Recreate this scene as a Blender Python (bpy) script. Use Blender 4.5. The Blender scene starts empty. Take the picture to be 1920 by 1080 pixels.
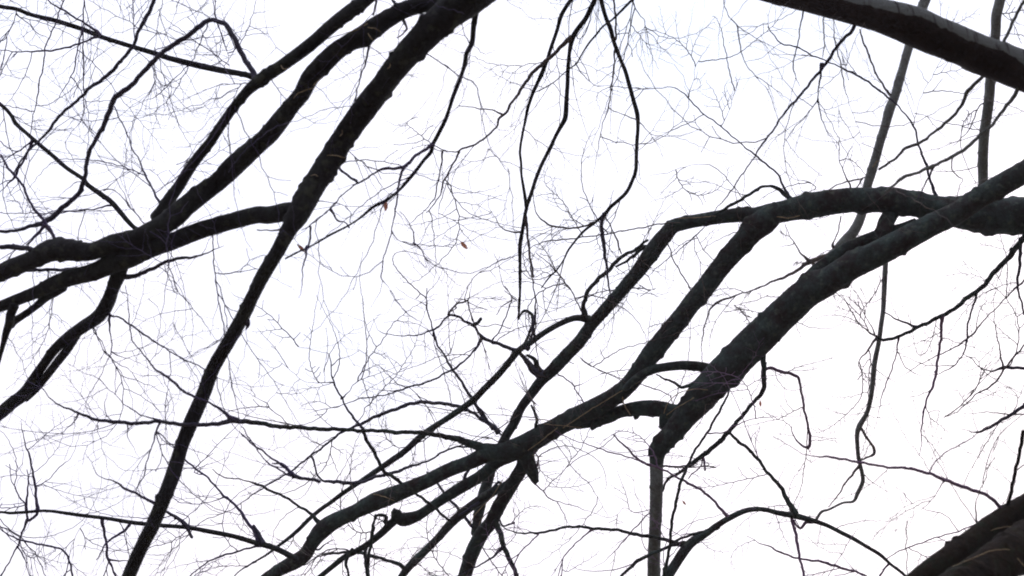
import bpy, math, random
import numpy as np
from mathutils import Vector, Matrix

random.seed(7); rng = np.random.default_rng(7)
S = bpy.context.scene
COL = S.collection

# ------------------------------------------------------------------ camera
PITCH = math.radians(50.0)
HF = math.tan(math.radians(20.0))            # half of the horizontal field
cam_d = bpy.data.cameras.new('camera'); cam = bpy.data.objects.new('camera', cam_d); COL.objects.link(cam)
cam.location = (0, 0, 1.6); cam.rotation_euler = (math.radians(90) + PITCH, 0, 0)
cam_d.angle = math.radians(40.0); cam_d.clip_end = 2000
cam_d.dof.use_dof = True; cam_d.dof.focus_distance = 12.0; cam_d.dof.aperture_fstop = 2.8
S.camera = cam
CAM = np.array([0, 0, 1.6])
FW = np.array([0, math.cos(PITCH), math.sin(PITCH)]); UP = np.array([0, -math.sin(PITCH), math.cos(PITCH)]); RT = np.array([1.0, 0, 0])
PX = 2 * HF / 1920                            # metres per photograph pixel at one metre of depth

# ------------------------------------------------------------------ sky, sun, exposure
SUN_EL, SUN_AZ = math.radians(38), math.radians(25)
w = bpy.data.worlds.new('World'); S.world = w; w.use_nodes = True
nt = w.node_tree; N = nt.nodes; L = nt.links; N.clear()
def nd(t, **k):
    n = N.new(t)
    for a, b in k.items(): setattr(n, a, b)
    return n
out = nd('ShaderNodeOutputWorld'); bg = nd('ShaderNodeBackground'); bg.inputs[1].default_value = 0.10
sky = nd('ShaderNodeTexSky', sky_type='NISHITA', sun_disc=False, sun_elevation=SUN_EL, sun_rotation=SUN_AZ, dust_density=3.0)
tc = nd('ShaderNodeTexCoord')
n1 = nd('ShaderNodeTexNoise'); n1.inputs['Scale'].default_value = 1.7; n1.inputs['Detail'].default_value = 3; n1.inputs['Roughness'].default_value = 0.45
r1 = nd('ShaderNodeValToRGB')
r1.color_ramp.elements[0].position = 0.36; r1.color_ramp.elements[0].color = (12.1, 12.8, 15.0, 1)
r1.color_ramp.elements[1].position = 0.58; r1.color_ramp.elements[1].color = (16.8, 16.0, 17.2, 1)
mx = nd('ShaderNodeMix', data_type='RGBA'); mx.inputs[0].default_value = 0.93
L.new(tc.outputs['Generated'], n1.inputs['Vector']); L.new(n1.outputs['Fac'], r1.inputs[0])
sx = nd('ShaderNodeSeparateXYZ'); ov = nd('ShaderNodeMapRange'); ov.inputs['From Min'].default_value = 0; ov.inputs['From Max'].default_value = 1
ov.inputs['To Min'].default_value = 0.50; ov.inputs['To Max'].default_value = 1.0      # a thin overcast is dimmer towards the horizon
vm = nd('ShaderNodeVectorMath', operation='SCALE')
L.new(tc.outputs['Generated'], sx.inputs[0]); L.new(sx.outputs['Z'], ov.inputs['Value'])
L.new(r1.outputs[0], vm.inputs[0]); L.new(ov.outputs[0], vm.inputs['Scale'])
L.new(sky.outputs[0], mx.inputs[6]); L.new(vm.outputs[0], mx.inputs[7])
L.new(mx.outputs[2], bg.inputs[0]); L.new(bg.outputs[0], out.inputs[0])

sl = bpy.data.lights.new('sun', 'SUN'); sl.energy = 0.7; sl.angle = math.radians(15); sl.color = (1, 0.95, 0.88)
so = bpy.data.objects.new('sun', sl); COL.objects.link(so)
sd = Vector((math.sin(SUN_AZ) * math.cos(SUN_EL), math.cos(SUN_AZ) * math.cos(SUN_EL), math.sin(SUN_EL)))
so.rotation_euler = sd.to_track_quat('Z', 'Y').to_euler(); so.location = (0, 0, 30)
S.view_settings.view_transform = 'Standard'; S.view_settings.look = 'None'
S.view_settings.exposure = 0.0; S.view_settings.gamma = 1.0; S.view_settings.use_curve_mapping = False
S.cycles.volume_bounces = 0; S.cycles.max_bounces = 4; S.cycles.diffuse_bounces = 3
S.cycles.pixel_filter_type = 'BLACKMAN_HARRIS'; S.cycles.filter_width = 1.9

# ------------------------------------------------------------------ materials
def bark(name, c0, c1, c2, lichen=0.0, bump=0.5, scale=1.0, rough=0.9, upper=False):
    m = bpy.data.materials.new(name); m.use_nodes = True
    t = m.node_tree; n = t.nodes; l = t.links; b = n['Principled BSDF']
    b.inputs['Roughness'].default_value = rough; b.inputs['Specular IOR Level'].default_value = 0.25
    co = n.new('ShaderNodeTexCoord')
    a = n.new('ShaderNodeTexNoise'); a.inputs['Scale'].default_value = 5 * scale; a.inputs['Detail'].default_value = 6; a.inputs['Roughness'].default_value = 0.65
    f = n.new('ShaderNodeTexNoise'); f.inputs['Scale'].default_value = 42 * scale; f.inputs['Detail'].default_value = 8; f.inputs['Roughness'].default_value = 0.72
    r = n.new('ShaderNodeValToRGB'); e = r.color_ramp.elements
    e[0].position = 0.38; e[0].color = (*c0, 1); e[1].position = 0.62; e[1].color = (*c2, 1)
    k = e.new(0.5); k.color = (*c1, 1)
    l.new(co.outputs['Object'], a.inputs['Vector']); l.new(co.outputs['Object'], f.inputs['Vector']); l.new(a.outputs['Fac'], r.inputs[0])
    m1 = n.new('ShaderNodeMix'); m1.data_type = 'RGBA'; m1.blend_type = 'MULTIPLY'; m1.inputs[0].default_value = 0.5
    r2 = n.new('ShaderNodeValToRGB'); r2.color_ramp.elements[0].position = 0.38; r2.color_ramp.elements[0].color = (0.32, 0.3, 0.3, 1)
    r2.color_ramp.elements[1].position = 0.6; r2.color_ramp.elements[1].color = (1.25, 1.25, 1.25, 1)
    l.new(f.outputs['Fac'], r2.inputs[0]); l.new(r.outputs[0], m1.inputs[6]); l.new(r2.outputs[0], m1.inputs[7])
    last = m1.outputs[2]
    if lichen:
        v = n.new('ShaderNodeTexNoise'); v.inputs['Scale'].default_value = 16; v.inputs['Detail'].default_value = 5
        r3 = n.new('ShaderNodeValToRGB'); r3.color_ramp.elements[0].position = 0.56; r3.color_ramp.elements[1].position = 0.66
        r3.color_ramp.elements[1].color = (lichen,) * 3 + (1,)
        m2 = n.new('ShaderNodeMix'); m2.data_type = 'RGBA'; m2.inputs[7].default_value = (0.15, 0.17, 0.12, 1)
        l.new(co.outputs['Object'], v.inputs['Vector']); l.new(v.outputs['Fac'], r3.inputs[0])
        l.new(r3.outputs[0], m2.inputs[0]); l.new(last, m2.inputs[6]); last = m2.outputs[2]
    if upper:       # grey on the upper flank, crossed by dark lenticels
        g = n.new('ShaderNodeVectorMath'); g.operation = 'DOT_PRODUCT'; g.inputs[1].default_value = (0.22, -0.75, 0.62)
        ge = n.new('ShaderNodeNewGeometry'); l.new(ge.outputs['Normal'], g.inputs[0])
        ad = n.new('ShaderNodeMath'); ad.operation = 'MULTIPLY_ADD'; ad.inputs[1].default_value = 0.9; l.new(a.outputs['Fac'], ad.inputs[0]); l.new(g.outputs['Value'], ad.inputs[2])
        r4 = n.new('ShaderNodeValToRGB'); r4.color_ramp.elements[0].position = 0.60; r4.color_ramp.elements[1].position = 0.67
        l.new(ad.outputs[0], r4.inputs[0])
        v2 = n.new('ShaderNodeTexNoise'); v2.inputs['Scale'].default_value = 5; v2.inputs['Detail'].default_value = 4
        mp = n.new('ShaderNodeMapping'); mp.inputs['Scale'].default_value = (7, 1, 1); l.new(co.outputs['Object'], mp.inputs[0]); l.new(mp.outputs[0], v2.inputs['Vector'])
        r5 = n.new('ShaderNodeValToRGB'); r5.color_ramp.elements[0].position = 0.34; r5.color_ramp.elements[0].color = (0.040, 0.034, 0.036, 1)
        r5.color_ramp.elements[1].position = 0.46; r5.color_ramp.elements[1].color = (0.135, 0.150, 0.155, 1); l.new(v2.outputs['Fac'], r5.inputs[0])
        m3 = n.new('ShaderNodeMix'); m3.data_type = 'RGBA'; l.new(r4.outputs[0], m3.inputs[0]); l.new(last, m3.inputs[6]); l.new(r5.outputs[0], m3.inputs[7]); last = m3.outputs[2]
    l.new(last, b.inputs['Base Color'])
    bp = n.new('ShaderNodeBump'); bp.inputs['Strength'].default_value = bump; bp.inputs['Distance'].default_value = 0.02
    l.new(f.outputs['Fac'], bp.inputs['Height']); l.new(bp.outputs[0], b.inputs['Normal'])
    return m
M = {
 'dark':  bark('dark_bark',   (0.017, 0.015, 0.018), (0.024, 0.024, 0.030), (0.034, 0.038, 0.040), 0.22, 0.6),
 'mid':   bark('grey_bark',   (0.026, 0.018, 0.018), (0.034, 0.042, 0.044), (0.044, 0.068, 0.066), 0.25, 0.6, 0.8),
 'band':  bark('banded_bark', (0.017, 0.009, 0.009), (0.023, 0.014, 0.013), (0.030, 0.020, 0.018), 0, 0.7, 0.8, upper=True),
 'pale':  bark('smooth_pale_veiled_bark', (0.11, 0.115, 0.115), (0.145, 0.16, 0.16), (0.18, 0.20, 0.20), 0.2, 0.3),  # on tree E the paleness is the veil of distance put into the colour
 'moss':  bark('mossy_bark',  (0.012, 0.007, 0.005), (0.024, 0.014, 0.008), (0.016, 0.018, 0.009), 0.05, 1.0, 1.6),
 'slate': bark('veil_tinted_branch_bark', (0.046, 0.040, 0.072), (0.062, 0.058, 0.100), (0.080, 0.080, 0.115), 0.1, 0.3, 1.5),  # blue-violet veiling glare put into the branch colour
 'twig':  bark('twig_bark',   (0.075, 0.062, 0.072), (0.11, 0.092, 0.098), (0.17, 0.14, 0.12), 0, 0.1, 2),
 'blue':  bark('blue_fringe_twig_bark', (0.07, 0.06, 0.13), (0.10, 0.085, 0.175), (0.13, 0.11, 0.19), 0, 0.1, 2),  # bluish lens fringing painted into the twig colour
 'purple':bark('purple_fringe_twig_bark', (0.15, 0.095, 0.18), (0.20, 0.13, 0.235), (0.24, 0.17, 0.25), 0, 0.1, 2),  # purple lens fringe and glare painted into the twig colour
 'tan':   bark('lit_twig_bark', (0.20, 0.15, 0.10), (0.30, 0.24, 0.15), (0.40, 0.33, 0.22), 0, 0.1, 3),  # lighter copy of the twig colour, with ground light painted in
 'leaf':  bark('dry_leaf', (0.26, 0.14, 0.09), (0.36, 0.2, 0.13), (0.42, 0.26, 0.17), 0, 0.2, 3),
}

_t = M['leaf'].node_tree; _p = _t.nodes['Principled BSDF']; _o = next(q for q in _t.nodes if q.type == 'OUTPUT_MATERIAL')
_tr = _t.nodes.new('ShaderNodeBsdfTranslucent'); _tr.inputs[0].default_value = (0.68, 0.44, 0.36, 1); _mx = _t.nodes.new('ShaderNodeMixShader'); _mx.inputs[0].default_value = 0.65
_t.links.new(_p.outputs[0], _mx.inputs[1]); _t.links.new(_tr.outputs[0], _mx.inputs[2]); _t.links.new(_mx.outputs[0], _o.inputs[0])

# ------------------------------------------------------------------ ground
def ground():
    m = bpy.data.materials.new('leaf_litter'); m.use_nodes = True; t = m.node_tree; n = t.nodes
    b = n['Principled BSDF']; b.inputs['Roughness'].default_value = 1
    a = n.new('ShaderNodeTexNoise'); a.inputs['Scale'].default_value = 9; a.inputs['Detail'].default_value = 8
    r = n.new('ShaderNodeValToRGB'); r.color_ramp.elements[0].color = (0.045, 0.035, 0.02, 1); r.color_ramp.elements[1].color = (0.17, 0.12, 0.07, 1)
    co = n.new('ShaderNodeTexCoord'); t.links.new(co.outputs['Object'], a.inputs['Vector']); t.links.new(a.outputs['Fac'], r.inputs[0]); t.links.new(r.outputs[0], b.inputs['Base Color'])
    K = 70; R = 900.0
    u = np.linspace(-1, 1, K); g = np.sign(u) * np.abs(u) ** 3 * R
    X, Y = np.meshgrid(g, g); Z = 0.12 * np.sin(X * .21 + 1) * np.cos(Y * .17) + 0.05 * np.sin(X * .9) * np.sin(Y * .8)
    Z *= np.clip(np.hypot(X, Y) / 6, 0, 1)
    v = np.stack([X, Y, Z], -1).reshape(-1, 3).tolist()
    f = [(j*K+i, j*K+i+1, (j+1)*K+i+1, (j+1)*K+i) for j in range(K-1) for i in range(K-1)]
    me = bpy.data.meshes.new('ground'); me.from_pydata(v, [], f); me.materials.append(m)
    o = bpy.data.objects.new('ground', me); COL.objects.link(o); o['kind'] = 'structure'
ground()

# ------------------------------------------------------------------ helpers
def at(x, y, d):
    """a point in the world seen in direction (x, y) of the photograph, d metres deep"""
    u = (x - 960) * PX; v = (540 - y) * PX
    return CAM + d * (FW + u * RT + v * UP)
def px_of(p):
    q = p - CAM; d = q @ FW
    return 960 + (q @ RT) / d / PX, 540 - (q @ UP) / d / PX, d
def catmull(P, step):
    """resample control rows (any number of columns, first two are picture x, y) smoothly"""
    P = np.asarray(P, float)
    if len(P) == 2:
        n = max(2, int(np.hypot(*(P[1, :2] - P[0, :2])) / step)); t = np.linspace(0, 1, n + 1)[:, None]
        return P[0] * (1 - t) + P[1] * t
    Q = np.vstack([2 * P[0] - P[1], P, 2 * P[-1] - P[-2]]); o = []
    for i in range(1, len(Q) - 2):
        p0, p1, p2, p3 = Q[i-1:i+3]; n = max(1, int(round(np.hypot(*(p2[:2] - p1[:2])) / step)))
        for k in range(n):
            t = k / n
            o.append(.5 * (2*p1 + (p2 - p0)*t + (2*p0 - 5*p1 + 4*p2 - p3)*t*t + (3*p1 - p0 - 3*p2 + p3)*t**3))
    o.append(P[-1]); return np.array(o)
def vnoise(p, f, seed=0.0):
    """cheap smooth pseudo noise on an (n,3) array, about -1..1"""
    x, y, z = (p * f).T + seed
    return (np.sin(1.7*x + 1.3*np.sin(2.1*y + .7*z)) + np.sin(1.9*y + 1.1*np.sin(1.7*z + 1.3*x) + 2) + np.sin(2.3*z + 1.5*np.sin(1.5*x - y) + 4)) / 3
class Tubes:
    """collects tubes along 3-D polylines and links them as ONE mesh object"""
    def __init__(s): s.v = []; s.q = []; s.n = 0; s.tri = []
    def add(s, P, R, sides=6, rough=0.0, knots=(), cap=True):
        P = np.asarray(P, float); R = np.asarray(R, float); n = len(P)
        T = np.gradient(P, axis=0); T /= np.linalg.norm(T, axis=1)[:, None] + 1e-12
        a = np.cross(T[0], [0.31, 0.2, 0.93]); a /= np.linalg.norm(a); A = np.empty((n, 3)); A[0] = a
        for i in range(1, n):
            a = a - T[i] * (a @ T[i]); a /= np.linalg.norm(a) + 1e-12; A[i] = a
        B = np.cross(T, A)
        th = np.arange(sides) * (2 * math.pi / sides)
        dirs = A[:, None] * np.cos(th)[None, :, None] + B[:, None] * np.sin(th)[None, :, None]
        rr = np.repeat(R[:, None], sides, 1)
        V = P[:, None] + dirs * rr[..., None]
        if rough:
            F = V.reshape(-1, 3); rm = float(R.mean())
            nz = .34 * vnoise(F, .45 / rm, 3) + .20 * vnoise(F, 1.4 / rm, 9) + .20 * vnoise(F, 4.0 / rm, 5) + .16 * vnoise(F, 9.0 / rm, 1) + .10 * vnoise(F, 19.0 / rm, 1)
            rr = rr * (1 + rough * nz.reshape(n, sides))
            for (c, size, h) in knots:
                d2 = ((F - c) ** 2).sum(1).reshape(n, sides) / size ** 2
                rr = rr + h * np.exp(-d2)
            V = P[:, None] + dirs * rr[..., None]
        s.v.append(V.reshape(-1, 3))
        i = np.arange(n - 1)[:, None] * sides; j = np.arange(sides)[None]; k = (np.arange(sides) + 1) % sides
        q = np.stack([i + j, i + k[None], i + sides + k[None], i + sides + j], -1).reshape(-1, 4) + s.n
        s.q.append(q)
        if cap:
            s.v.append(np.array([P[0] - T[0] * R[0] * .4, P[-1] + T[-1] * R[-1] * .8]))
            c0 = s.n + n * sides; jj = np.arange(sides); e = s.n + (n - 1) * sides
            s.tri.append(np.stack([np.full(sides, c0), s.n + (jj + 1) % sides, s.n + jj], -1))
            s.tri.append(np.stack([np.full(sides, c0 + 1), e + jj, e + (jj + 1) % sides], -1))
            s.n += 2
        s.n += n * sides
    def build(s, name, mat, parent=None, origin=(0, 0, 0)):
        V = np.vstack(s.v) - np.asarray(origin); Q = np.vstack(s.q)
        T = np.vstack(s.tri) if s.tri else np.zeros((0, 3), int)
        me = bpy.data.meshes.new(name); me.vertices.add(len(V)); me.vertices.foreach_set('co', V.astype(np.float32).ravel())
        me.loops.add(Q.size + T.size); me.loops.foreach_set('vertex_index', np.concatenate([Q.ravel(), T.ravel()]).astype(np.int32))
        me.polygons.add(len(Q) + len(T))
        me.polygons.foreach_set('loop_start', np.concatenate([np.arange(len(Q)) * 4, Q.size + np.arange(len(T)) * 3]).astype(np.int32))
        me.polygons.foreach_set('use_smooth', np.ones(len(Q) + len(T), bool))
        me.update(calc_edges=True); me.materials.append(mat)
        o = bpy.data.objects.new(name, me); COL.objects.link(o)
        if parent: o.parent = parent
        return o

# ------------------------------------------------------------------ the trees and where they stand
#  key: (x, y) of the trunk, height, trunk radius, label, group
GROUP = 'bare trees overhead'   # all eight stand round the photographer
TREES = {
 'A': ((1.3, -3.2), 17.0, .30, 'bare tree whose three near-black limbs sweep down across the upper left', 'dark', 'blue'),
 'D': ((-2.6, -1.6), 16.0, .22, 'bare tree whose long thin branches hang straight down from the top centre', 'dark', 'twig'),
 'B': ((10.6, 10.6), 21.0, .44, 'grey barked tree with parallel limbs slanting through the middle, joined by short arches', 'mid', 'twig'),
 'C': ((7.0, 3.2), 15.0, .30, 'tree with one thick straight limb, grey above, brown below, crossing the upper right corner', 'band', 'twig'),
 'E': ((3.4, -5.5), 26.0, .27, 'smooth distance-paled grey tree whose two upright limbs pass behind the thick upper right limb', 'pale', 'twig'),
 'G': ((6.2, 6.8), 12.0, .30, 'rough mossy brown tree leaning into the bottom right corner', 'moss', 'twig'),
 'F': ((2.6, 12.2), 9.4, .13, 'slender tree with arching purple-fringed branches rising from the bottom edge', 'mid', 'purple'),
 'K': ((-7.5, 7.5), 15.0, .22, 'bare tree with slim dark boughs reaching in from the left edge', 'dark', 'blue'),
}
ROOT = {}
for k, (xy, H, r, label, mt, tw) in TREES.items():
    e = bpy.data.objects.new('bare_tree', None); COL.objects.link(e); e.location = (xy[0], xy[1], 0); e.empty_display_size = .5
    e['label'] = label; e['category'] = 'tree'; e['group'] = GROUP
    ROOT[k] = e

# ------------------------------------------------------------------ limbs: (tree, depth at thick end, depth at thin end, trunk height or None, points x,y[,width])
LIMBS = {
 'A1': ('A', 7.05, 7.87, 10.6, "960,-90,84 905,-30,78 868,2,72 835,30,60 795,69,55 752,115,50 717,161,46 682,206,47 644,258,44 622,295,46 590,345,45 560,400,44 541,432,32 521,470,28 491,520,28 474,555,26 457,590,27 429,640,27 400,690,27 381,740,28 359,790,29 341,835,27 326,885,29 307,935,28 286,985,28 267,1022,27 250,1060,27 228,1115,26"),
 'A2': ('A', 7.13, 8.04, None, "880,-12,48 830,5,38 790,8,33 755,20,33 730,34,34 705,50,38 680,68,40 655,80,35 630,97,36 605,121,38 582,145,35 566,175,32 550,195,32 536,212,34 506,250,37 487,268,36 441,309,40 411,339,36 380,362,38 350,385,40 325,408,42 300,424,38 258,446,36 215,456,36 170,472,34 130,469,42 95,470,43 60,487,36 25,501,35 0,512,33 -40,530,32"),
 'A4': ('A', 6.81, 8.04, None, "740,-50,34 705,-22,30 684,0,28 630,42,28 580,85,26 530,122,25 492,147,26 478,158,24 460,175,20 432,210,19 405,250,20 390,272,20 371,295,21 350,325,22 335,350,22 320,370,24 305,392,24 292,408,24"),
 'A3': ('A', 7.54, 8.12, None, "556,394,30 540,396,36 505,403,34 480,403,33 430,416,33 375,432,33 325,452,34 275,468,37 245,482,40 215,492,40 175,510,34 135,520,33 100,532,29 75,545,26 50,555,24 25,565,23 0,575,22 -40,590,22"),
 'A5': ('A', 7.79, 8.36, None, "245,455,32 240,470,32 230,490,31 222,515,29 212,540,25 205,560,27 195,580,28 180,597,26 160,610,25 140,624,24 118,640,21 100,658,20 80,686,19 62,712,20 45,738,24 20,758,25 0,775,25 -30,795,24"),
 'A6': ('A', 8.12, 8.45, None, "188,590,18 170,608,16 150,622,15 139,637,16 125,657,17 105,682,17 85,708,16 68,728,16 48,748,14"),
 'A7': ('A', 7.95, 8.20, None, "118,538,20 104,548,18 88,556,18 70,572,15 50,587,14 27,602,16 20,610"),
 'A8': ('A', 8.04, 8.28, None, "28,572,18 20,590,18 18,605,18 12,622,15 6,645,11 0,668,9 -6,690"),
 'B1': ('B', 13.52, 14.56, 12.6, "2010,268,44 1960,296,43 1925,320,42 1890,340,43 1840,369,42 1790,401,43 1740,425,44 1690,452,47 1640,478,49 1590,503,51 1545,532,54 1508,553,58 1465,592,61 1430,626,63 1397,659,64 1350,705,63 1310,750,58 1285,782,46 1262,810,40 1245,828,38 1234,845,34 1231,866,26"),
 'B14': ('B', 14.52, 14.69, None, "1238,838,30 1232,856,30 1231,875,27 1231,900,26 1230,950,25 1228,1000,24 1226,1050,25 1227,1110,27"),
 'B2': ('B', 14.17, 15.08, 12.2, "2010,412,74 1960,408,72 1925,406,70 1880,405,68 1823,403,62 1760,392,50 1700,380,48 1670,376,52 1640,375,48 1600,375,48 1560,379,48 1510,387,47 1475,395,43 1440,402,40 1410,405,32 1385,403,29 1335,409,27 1285,418,27 1262,425,28 1248,440,31 1224,470,32 1197,508,28 1170,540,25 1140,574,24 1105,614,24 1087,640,25 1063,665,25 1040,690,25 1014,715,21 995,740,19 977,765,18 966,790,18 952,812,18 940,835,18"),
 'B6': ('B', 14.23, 14.30, None, "1720,420,26 1690,432,28 1665,438,30 1640,446,28 1590,466,26 1540,499,24 1515,520,22 1490,545,18"),
 'B5': ('B', 14.46, 14.20, None, "1706,380,20 1690,386,24 1674,398,28 1662,416,32 1655,440,30"),
 'B4': ('B', 14.56, 15.47, None, "1462,388,30 1448,402,44 1432,416,50 1412,432,46 1400,445,44 1356,495,39 1322,540,38 1300,565,37 1281,590,36 1241,640,38 1220,665,37 1203,690,36 1178,722,34 1150,745,35 1115,765,38 1080,782,38 1045,800,37 1010,820,40 975,838,42 945,846,36 912,852,33 880,867,28 840,882,27 800,902,28 755,921,31 705,940,36 667,959,29 630,976,31 606,992,34 592,1008,30 583,1022,27 570,1042,29 550,1055,30 525,1068,25 500,1084,22 480,1100,20"),
 'B7': ('B', 15.28, 15.60, None, "985,836,34 960,848,36 930,868,24 900,893,23 855,920,23 830,936,20 805,953,19 785,966,21 760,974,27 747,970,24 742,960,19 740,975,17 730,985,17 715,1000,15 690,1020,13 665,1035,12 645,1045,12 620,1065,11 595,1085,10"),
 'B8': ('B', 14.56, 14.69, None, "1352,706,20 1335,694,22 1310,687,20 1280,685,19 1250,688,18 1225,693,18 1205,702,17 1185,716,15 1170,730,12"),
 'B9': ('B', 14.56, 15.08, None, "1312,752,20 1285,768,26 1262,772,30 1240,767,31 1210,765,31 1180,768,27 1160,773,24 1140,782,26 1110,790,24 1080,796,20"),
 'B10': ('B', 15.21, 15.99, None, "1000,838,24 985,855,26 978,878,26 965,900,26 950,925,26 935,950,27 920,980,27 904,1000,28 886,1035,28 876,1065,27 864,1105,26"),
 'B11': ('B', 15.60, 16.77, None, "940,845,18 925,862,20 915,900,22 905,932,22 897,965,20 890,1000,16"),
 'B12': ('B', 15.60, 16.77, None, "965,895,14 945,912,16 925,922,18 900,938,20 872,958,19 845,982,18 820,1010,16 800,1030,16 782,1048,17 765,1065,16 745,1092,14"),
 'B13': ('B', 14.76, 15.99, None, "1118,604,20 1095,597,15 1075,597,13 1050,607,12 1020,624,12 995,642,13 975,655,13 960,672,14 935,702,14 910,727,14 890,748,14 870,763,13 850,777,13 830,790,12 810,803,13 785,822,14 760,845,13 735,863,13 710,880,12 685,897,11 665,910,10 640,927,10 620,942,9 600,956,9 580,973,9 560,993,9 540,1010,8 520,1025,7 500,1040,6 478,1053,5 450,1070,4 435,1085,4"),
 'C1': ('C', 7.60, 8.17, 8.7, "2040,176,80 1980,155,77 1920,133,75 1885,120,73 1852,108,72 1790,81,71 1750,66,73 1715,50,74 1680,38,68 1640,26,62 1590,13,60 1540,0,59 1490,-12,57 1440,-24,56 1380,-42,54 1330,-60,50"),
 'E1': ('E', 20.30, 19.60, 22, "1765,-90,22 1748,-35,21 1735,0,20 1725,25,20 1705,85,18 1695,120,17 1688,145,18 1678,180,18 1668,205,20 1660,235,18 1652,260,18 1645,285,18 1635,320,19 1626,350,18 1620,385,18 1612,412,19 1600,435,21 1582,455,22 1565,475,20 1545,494,16 1525,512,12 1500,535,9"),
 'E2': ('E', 18.20, 19.04, None, "1885,-90,22 1880,-40,21 1875,0,20 1868,30,20 1867,60,19 1862,100,19 1857,150,20 1855,180,20 1850,220,20 1845,255,20 1843,300,20 1843,325,20 1843,345,19 1842,385,17"),
 'E3': ('E', 17.64, 18.48, None, "1680,395,12 1668,430,11 1662,470,11 1660,500,11 1658,540,11 1656,580,10 1652,610,10 1648,640,10 1640,680,11 1636,720,11 1632,750,10 1625,775,10 1612,798,12 1607,815,10 1608,840,9 1610,860,9 1617,890,9 1617,905,9 1608,925,9 1600,940,7 1580,943,6 1555,955,6 1540,960,7 1530,975,7"),
 'G1': ('G', 7.40, 7.00, 6.9, "2000,910,48 1960,928,46 1925,948,45 1897,964,45 1855,990,44 1815,1020,45 1777,1047,45 1740,1075,46 1700,1110,48"),
 'G2': ('G', 7.20, 6.60, 6.3, "2000,975,80 1955,1000,80 1920,1025,78 1885,1046,76 1850,1070,76 1810,1096,74 1760,1122,72"),
 'F1': ('F', 12.96, 13.77, 9.1, "1225,1140,22 1250,1085,21 1265,1060,20 1285,1030,20 1300,1015,18 1325,1000,14 1345,985,13 1370,970,12 1400,957,11 1430,955,10 1460,962,11 1490,967,13 1520,975,11 1550,985,9 1580,1000,9 1600,1010,9 1625,1025,8 1650,1040,8 1670,1058,7 1690,1073,7 1710,1092,6"),
 'D2': ('D', 9.00, 9.60, 12.0, "1098,-60,12 1083,-25,11 1070,0,10 1062,12,10 1052,30,10 1045,55,9 1040,70,9 1033,90,9 1025,115,9 1015,140,11 1008,155,9 1000,172,9 992,195,8 988,210,8 983,235,7 978,260,7 975,285,7 977,305,7 978,330,7 983,360,8 987,388,9"),
 'D3': ('D', 8.90, 9.70, None, "1135,-60,13 1122,-25,12 1115,0,12 1108,15,12 1098,35,12 1085,52,12 1075,68,13 1070,85,11 1067,105,9 1065,130,10 1064,160,10 1062,190,11 1060,220,12 1050,240,10 1042,255,9 1035,270,9 1025,290,9 1015,310,9 1005,335,9 997,360,9 990,380,9 985,400,9 980,430,9 975,460,10 975,490,8 975,520,8 975,545,7 974,575,6 972,599,6"),
 'D4': ('D', 9.00, 9.80, None, "1118,-60,12 1122,-25,11 1127,0,11 1135,30,10 1145,55,11 1150,75,10 1157,95,10 1165,115,9 1173,135,10 1180,160,10 1187,185,10 1195,215,11 1196,240,9 1194,270,9 1193,300,9 1192,320,9 1185,340,9 1175,360,9 1160,375,9 1145,388,9 1135,400,9 1115,418,7 1095,433,7 1080,450,6 1065,470,6 1058,485,5 1045,505,5 1030,520,5 1015,540,4"),
 'D5': ('D', 8.60, 9.20, None, "1215,-30,7 1185,0,7 1165,20,7 1150,35,6 1130,50,6 1118,65,6 1105,80,6 1092,100,5 1082,118,5 1079,121,5 1060,135,4 1040,153,4 1015,168,4 1000,175,3 985,190,3"),
 'D1': ('A', 7.22, 7.95, None, "905,-40,15 897,-5,13 892,25,13 888,50,12 885,80,11 875,100,10 870,125,9 862,150,9 850,180,9 842,205,8 835,225,9 820,255,9 812,270,9 808,285,9 795,300,8 780,320,8 765,338,8 750,355,7 735,368,7 720,378,8 700,388,7 680,405,6 655,422,5 620,440,6 600,452,5 580,463,5 560,472,5 535,485,5"),
 'K1': ('K', 10.71, 11.13, 9.0, "-60,-2,10 0,12,9 30,17,9 60,28,9 105,39,10 155,55,10 190,69,10 240,85,10 290,100,11 310,107,11 360,120,13 410,131,13 455,139,12 482,146,14"),
 'K2': ('K', 10.50, 10.40, None, "-60,150,9 0,195,8 20,215,8 30,232,9 50,250,8 68,266,9 75,272,9 100,293,9 125,315,9 155,335,9 165,347,10 190,365,11 210,380,11 240,415,10 255,430,9"),
 'K3': ('K', 11.13, 11.45, 8.0, "-60,957,7 0,960,6 20,962,7 50,960,7 90,958,7 150,966,8 200,972,8 250,980,9 300,985,9 350,989,9 400,998,10 440,1006,10 480,1018,11 510,1026,12 535,1037,12 556,1048,12"),
}
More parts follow.
